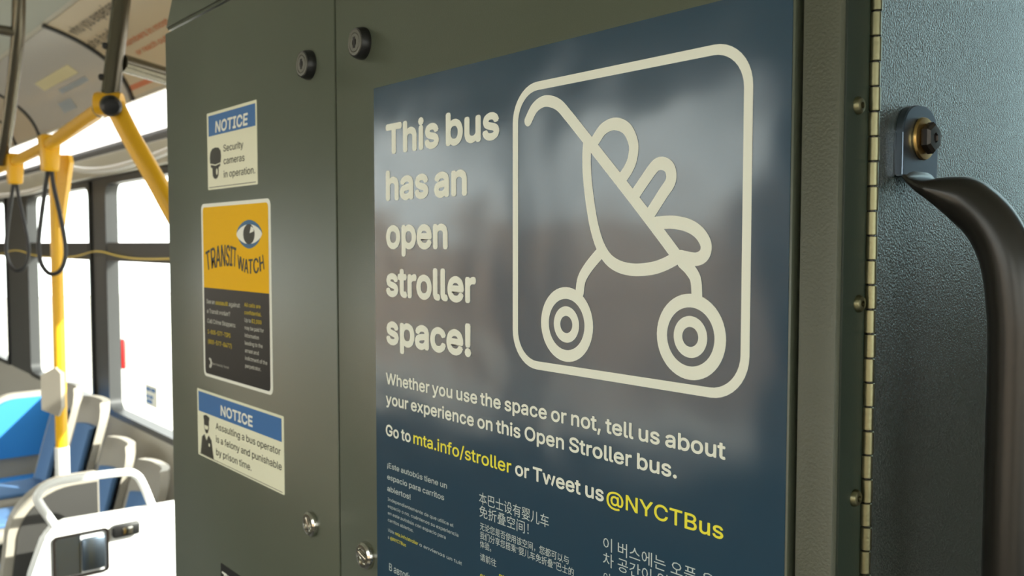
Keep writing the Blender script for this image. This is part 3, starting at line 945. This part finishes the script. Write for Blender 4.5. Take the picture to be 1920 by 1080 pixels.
ad2 = ad_card(-4.775, -3.385, M['ad_white'], 'glossy grey-white advert card with pale blue and yellow painted sheen')  # its coloured blocks paint in glossy highlight streaks
obj('yellow_sheen', cove_sheet(bmesh.new(), -4.25, -3.72, 0.50, 0.62, 0.003, 0.0045, 4), M['ad_yellow_sheen'], ad2)
obj('blue_sheen', cove_sheet(bmesh.new(), -4.10, -3.70, 0.38, 0.44, 0.003, 0.0045, 4), M['ad_blue_sheen'], ad2)
obj('blue_sheen_block', cove_sheet(bmesh.new(), -4.25, -4.05, 0.16, 0.30, 0.003, 0.0045, 4), M['ad_blue_sheen'], ad2)
ad3 = ad_card(-5.295, -4.805, M['ad_pale'], 'small peach advert card between two dark strips')
ad4 = ad_card(-8.2, -5.325, M['ad_tan'], 'farthest cream advert card along the cove')
for x, lab in ((-3.37, 'dark curved strip between the cream card and the glossy card'), (-4.79, 'dark curved strip between the glossy card and the peach card'), (-5.31, 'dark curved strip beyond the peach card')):
    o = obj('card_divider', cove_sheet(bmesh.new(), x - 0.012, x + 0.012, 0.0, 0.99, 0.001, 0.010), M['frame'], loc=(x, 0.55, 2.05))
    tag(o, lab, 'strip', 'dark strips between the adverts')

# ------------------------------------------------------------------ seats
def seat_profile(u):
    """back curve of an aisle-facing seat: (inset towards aisle, height above seat) for u 0..1"""
    return 0.115 * (1 - u) ** 1.4 + 0.012 * sin(pi * u), 0.44 * u

def aisle_seat(x, zs, label):
    """seat with its back to the window wall"""
    wd = 0.300
    YT = 0.655
    s = thing('aisle_seat', label, 'seat', (x, 0.45, FLOOR), 'seats backed against the windows')
    def shell(inset, y_off, thick, half, u0, u1, m, name, n=16):
        bm = bmesh.new()
        rows = []
        for j in range(n + 1):
            u = u0 + (u1 - u0) * j / n
            iy, hz = seat_profile(u)
            hw = half
            if u > 0.86:                                     # rounded shoulders
                q = (u - 0.86) / 0.14
                hw = half * (1 - 0.22 * q * q)
            row = []
            for i in range(9):
                f = -1 + 2 * i / 8
                wrap = 0.030 * abs(f) ** 3                   # the sides wrap forward
                row.append((x + f * hw, YT - iy - wrap - y_off, zs + hz))
            rows.append(row)
        A = [[bm.verts.new(p) for p in r] for r in rows]
        B = [[bm.verts.new((p[0], p[1] - thick, p[2])) for p in r] for r in rows]
        for j in range(n):
            for i in range(8):
                bm.faces.new((A[j][i], A[j + 1][i], A[j + 1][i + 1], A[j][i + 1]))
                bm.faces.new((B[j][i], B[j][i + 1], B[j + 1][i + 1], B[j + 1][i]))
            bm.faces.new((A[j][0], B[j][0], B[j + 1][0], A[j + 1][0]))
            bm.faces.new((A[j][8], A[j + 1][8], B[j + 1][8], B[j][8]))
        for i in range(8):
            bm.faces.new((A[0][i], A[0][i + 1], B[0][i + 1], B[0][i]))
            bm.faces.new((A[n][i], B[n][i], B[n][i + 1], A[n][i + 1]))
        return obj(name, bm, m, s)
    shell(0, 0.0, 0.028, wd / 2, 0, 1, M['seat_shell'], 'backrest')
    shell(0, 0.029, 0.012, wd / 2 - 0.058, 0.05, 0.76, M['seat_blue'], 'back_cushion')
    obj('seat_pan', nbox(x - wd / 2, x + wd / 2, 0.16, 0.575, zs - 0.05, zs + 0.005, bev=0.02, seg=3), M['seat_shell'], s)
    obj('seat_cushion', nbox(x - wd / 2 + 0.035, x + wd / 2 - 0.035, 0.18, 0.50, zs + 0.005, zs + 0.025, bev=0.008), M['seat_blue'], s)
    obj('pedestal', nbox(x - 0.10, x + 0.10, 0.40, 0.66, FLOOR, zs - 0.05, bev=0.01), M['wall_dark'], s)
    return s
aisle_seat(-4.24, 0.435, 'aisle-facing grey and blue seat half hidden by the yellow pole')
aisle_seat(-3.85, 0.425, 'aisle-facing grey and blue seat, next one right of the yellow pole')
aisle_seat(-3.535, 0.305, 'aisle-facing grey and blue seat seen through the white grab bar')
aisle_seat(-3.165, 0.285, 'aisle-facing grey and blue seat nearest the cabinet')

fs = thing('forward_seat', 'vivid blue seat facing the front, left of the yellow pole', 'seat', (-5.0, 0.57, FLOOR))
bx = -5.0
bm = prism(bmesh.new(), [(0.36, 0.30), (0.735, 0.30), (0.735, 0.72), (0.70, 0.735)] + [(0.56 - 0.20 * sin(radians(a)), 0.54 + 0.195 * cos(radians(a))) for a in range(0, 91, 10)],
           lambda u, v: V((bx - 0.02 - 0.1 * (v - .3), u, v)), lambda u, v: V((bx - 0.07 - 0.1 * (v - .3), u, v)))
obj('backrest', bm, M['seat_shell'], fs)
bm = prism(bmesh.new(), [(0.385, 0.42), (0.72, 0.42), (0.72, 0.69), (0.69, 0.712)] + [(0.56 - 0.175 * sin(radians(a)), 0.54 + 0.172 * cos(radians(a))) for a in range(0, 91, 10)],
           lambda u, v: V((bx + 0.005 - 0.1 * (v - .3), u, v)), lambda u, v: V((bx - 0.02 - 0.1 * (v - .3), u, v)))
obj('back_cushion', bm, M['seat_bright'], fs)
obj('seat_cushion', nbox(bx - 0.02, bx + 0.42, 0.34, 0.735, 0.24, 0.33, bev=0.035, seg=4), M['seat_bright'], fs)
obj('seat_pan', nbox(bx - 0.05, bx + 0.44, 0.33, 0.74, 0.19, 0.24, bev=0.015), M['seat_shell'], fs)
obj('pedestal', nbox(bx + 0.05, bx + 0.30, 0.40, 0.735, FLOOR, 0.19), M['wall_dark'], fs)

scr = thing('seat_back_standin', 'rounded charcoal seat back with a tan rim behind the white grab bar', 'screen', (-2.62, 0.3, FLOOR))  # stand-in for a seat back, simplified to an upright slab
def seat_back_outline(inset):
    y0, y1, zt, r = 0.055 + inset, 0.285 - inset * 0.2, 0.862 - inset, 0.155 - inset * 0.6
    return [(y0 - 0.05, FLOOR), (y1, FLOOR), (y1, zt)] + [(y0 + r - r * sin(radians(a)), zt - r + r * cos(radians(a))) for a in range(0, 91, 9)] + [(y0 - 0.03, 0.5)]
bm = prism(bmesh.new(), seat_back_outline(0), lambda u, v: V((-2.605, u, v)), lambda u, v: V((-2.65, u, v)))
obj('rim', bm, M['seat_shell'], scr, smooth=False)
bm = prism(bmesh.new(), seat_back_outline(0.022), lambda u, v: V((-2.600, u, v)), lambda u, v: V((-2.606, u, v)))
obj('dark_face', bm, M['seat_back_dark'], scr, smooth=False)

shr = thing('seat_end_panel', 'white moulded seat-end panel with a latch and a white grab bar', 'panel', (-2.42, 0.4, FLOOR))
SX = -2.40
out = [(-0.02, FLOOR), (0.735, FLOOR), (0.735, 0.790)] + [(0.155, 0.798), (0.130, 0.795), (0.112, 0.783), (0.100, 0.762), (0.085, 0.722), (0.071, 0.682), (0.03, 0.53)]
bm = prism(bmesh.new(), out, lambda u, v: V((SX, u, v)), lambda u, v: V((SX - 0.045, u, v)))
bmesh.ops.bevel(bm, geom=list(bm.edges), offset=0.006, segments=3, affect='EDGES')
obj('panel_body', bm, M['white_pl'], shr)
bm = bmesh.new()
o_, i_ = rrect(0.118, 0.250, 0.655, 0.768, 0.010), rrect(0.124, 0.244, 0.661, 0.762, 0.007)
n_ = len(o_)
vs = [[bm.verts.new((x, u, v)) for u, v in L] for x in (SX + 0.006, SX - 0.001) for L in (o_, i_)]
for q in range(n_):
    q2 = (q + 1) % n_
    for a, b in ((0, 1), (0, 2), (1, 3)):
        bm.faces.new((vs[a][q], vs[a][q2], vs[b][q2], vs[b][q]))
lf = obj('latch_frame', bm, M['dark_metal'], shr, label='dark rectangular latch frame')
obj('latch_plate', nbox(SX + 0.0, SX + 0.014, 0.185, 0.240, 0.668, 0.752, bev=0.005), M['zinc'], lf, label='pale blue-grey latch plate')
obj('latch_pocket', nbox(SX - 0.001, SX + 0.003, 0.126, 0.183, 0.663, 0.760), M['zinc'], lf)
bk = obj('buckle', nbox(SX - 0.001, SX + 0.020, 0.258, 0.325, 0.738, 0.772, bev=0.006), M['black_plastic'], shr, label='small black buckle')
obj('buckle_button', nbox(SX + 0.018, SX + 0.024, 0.280, 0.305, 0.745, 0.764, bev=0.002), M['chrome'], bk)
gb = [(SX - 0.02, 0.130, 0.790), (SX - 0.02, 0.098, 0.850), (SX - 0.02, 0.092, 0.872), (SX - 0.02, 0.108, 0.893), (SX - 0.02, 0.145, 0.902), (SX - 0.02, 0.22, 0.902), (SX - 0.02, 0.300, 0.898), (SX - 0.02, 0.328, 0.887), (SX - 0.02, 0.345, 0.860), (SX - 0.02, 0.372, 0.785)]
obj('grab_bar', ntube(catmull(gb, 6), 0.0105, 14), M['white_pl'], shr)

rh = thing('emergency_handle', 'red emergency release handle on the window frame beside the cabinet', 'handle', (-3.795, 0.72, 1.0))
obj('grip', nbox(-3.805, -3.785, 0.700, 0.716, 0.985, 1.11, bev=0.006), M['red'], rh)
obj('mount', nbox(-3.803, -3.787, 0.715, 0.770, 0.99, 1.10), M['chrome'], rh)
wd_ = thing('window_decal', 'small pale sticker with dark print on the window glass', 'sticker', (-3.66, 0.772, 0.85))
obj('film', nbox(-3.74, -3.60, 0.7765, 0.7772, 0.84, 0.925), M['decal_white'], wd_, smooth=False)
for i, (a, b, z) in enumerate(((-3.73, -3.68, 0.90), (-3.67, -3.62, 0.90), (-3.73, -3.70, 0.87), (-3.69, -3.65, 0.87), (-3.73, -3.66, 0.85))):
    obj('print_mark', nbox(a, b, 0.7758, 0.7764, z, z + 0.014), M['decal_blue'], wd_, smooth=False)
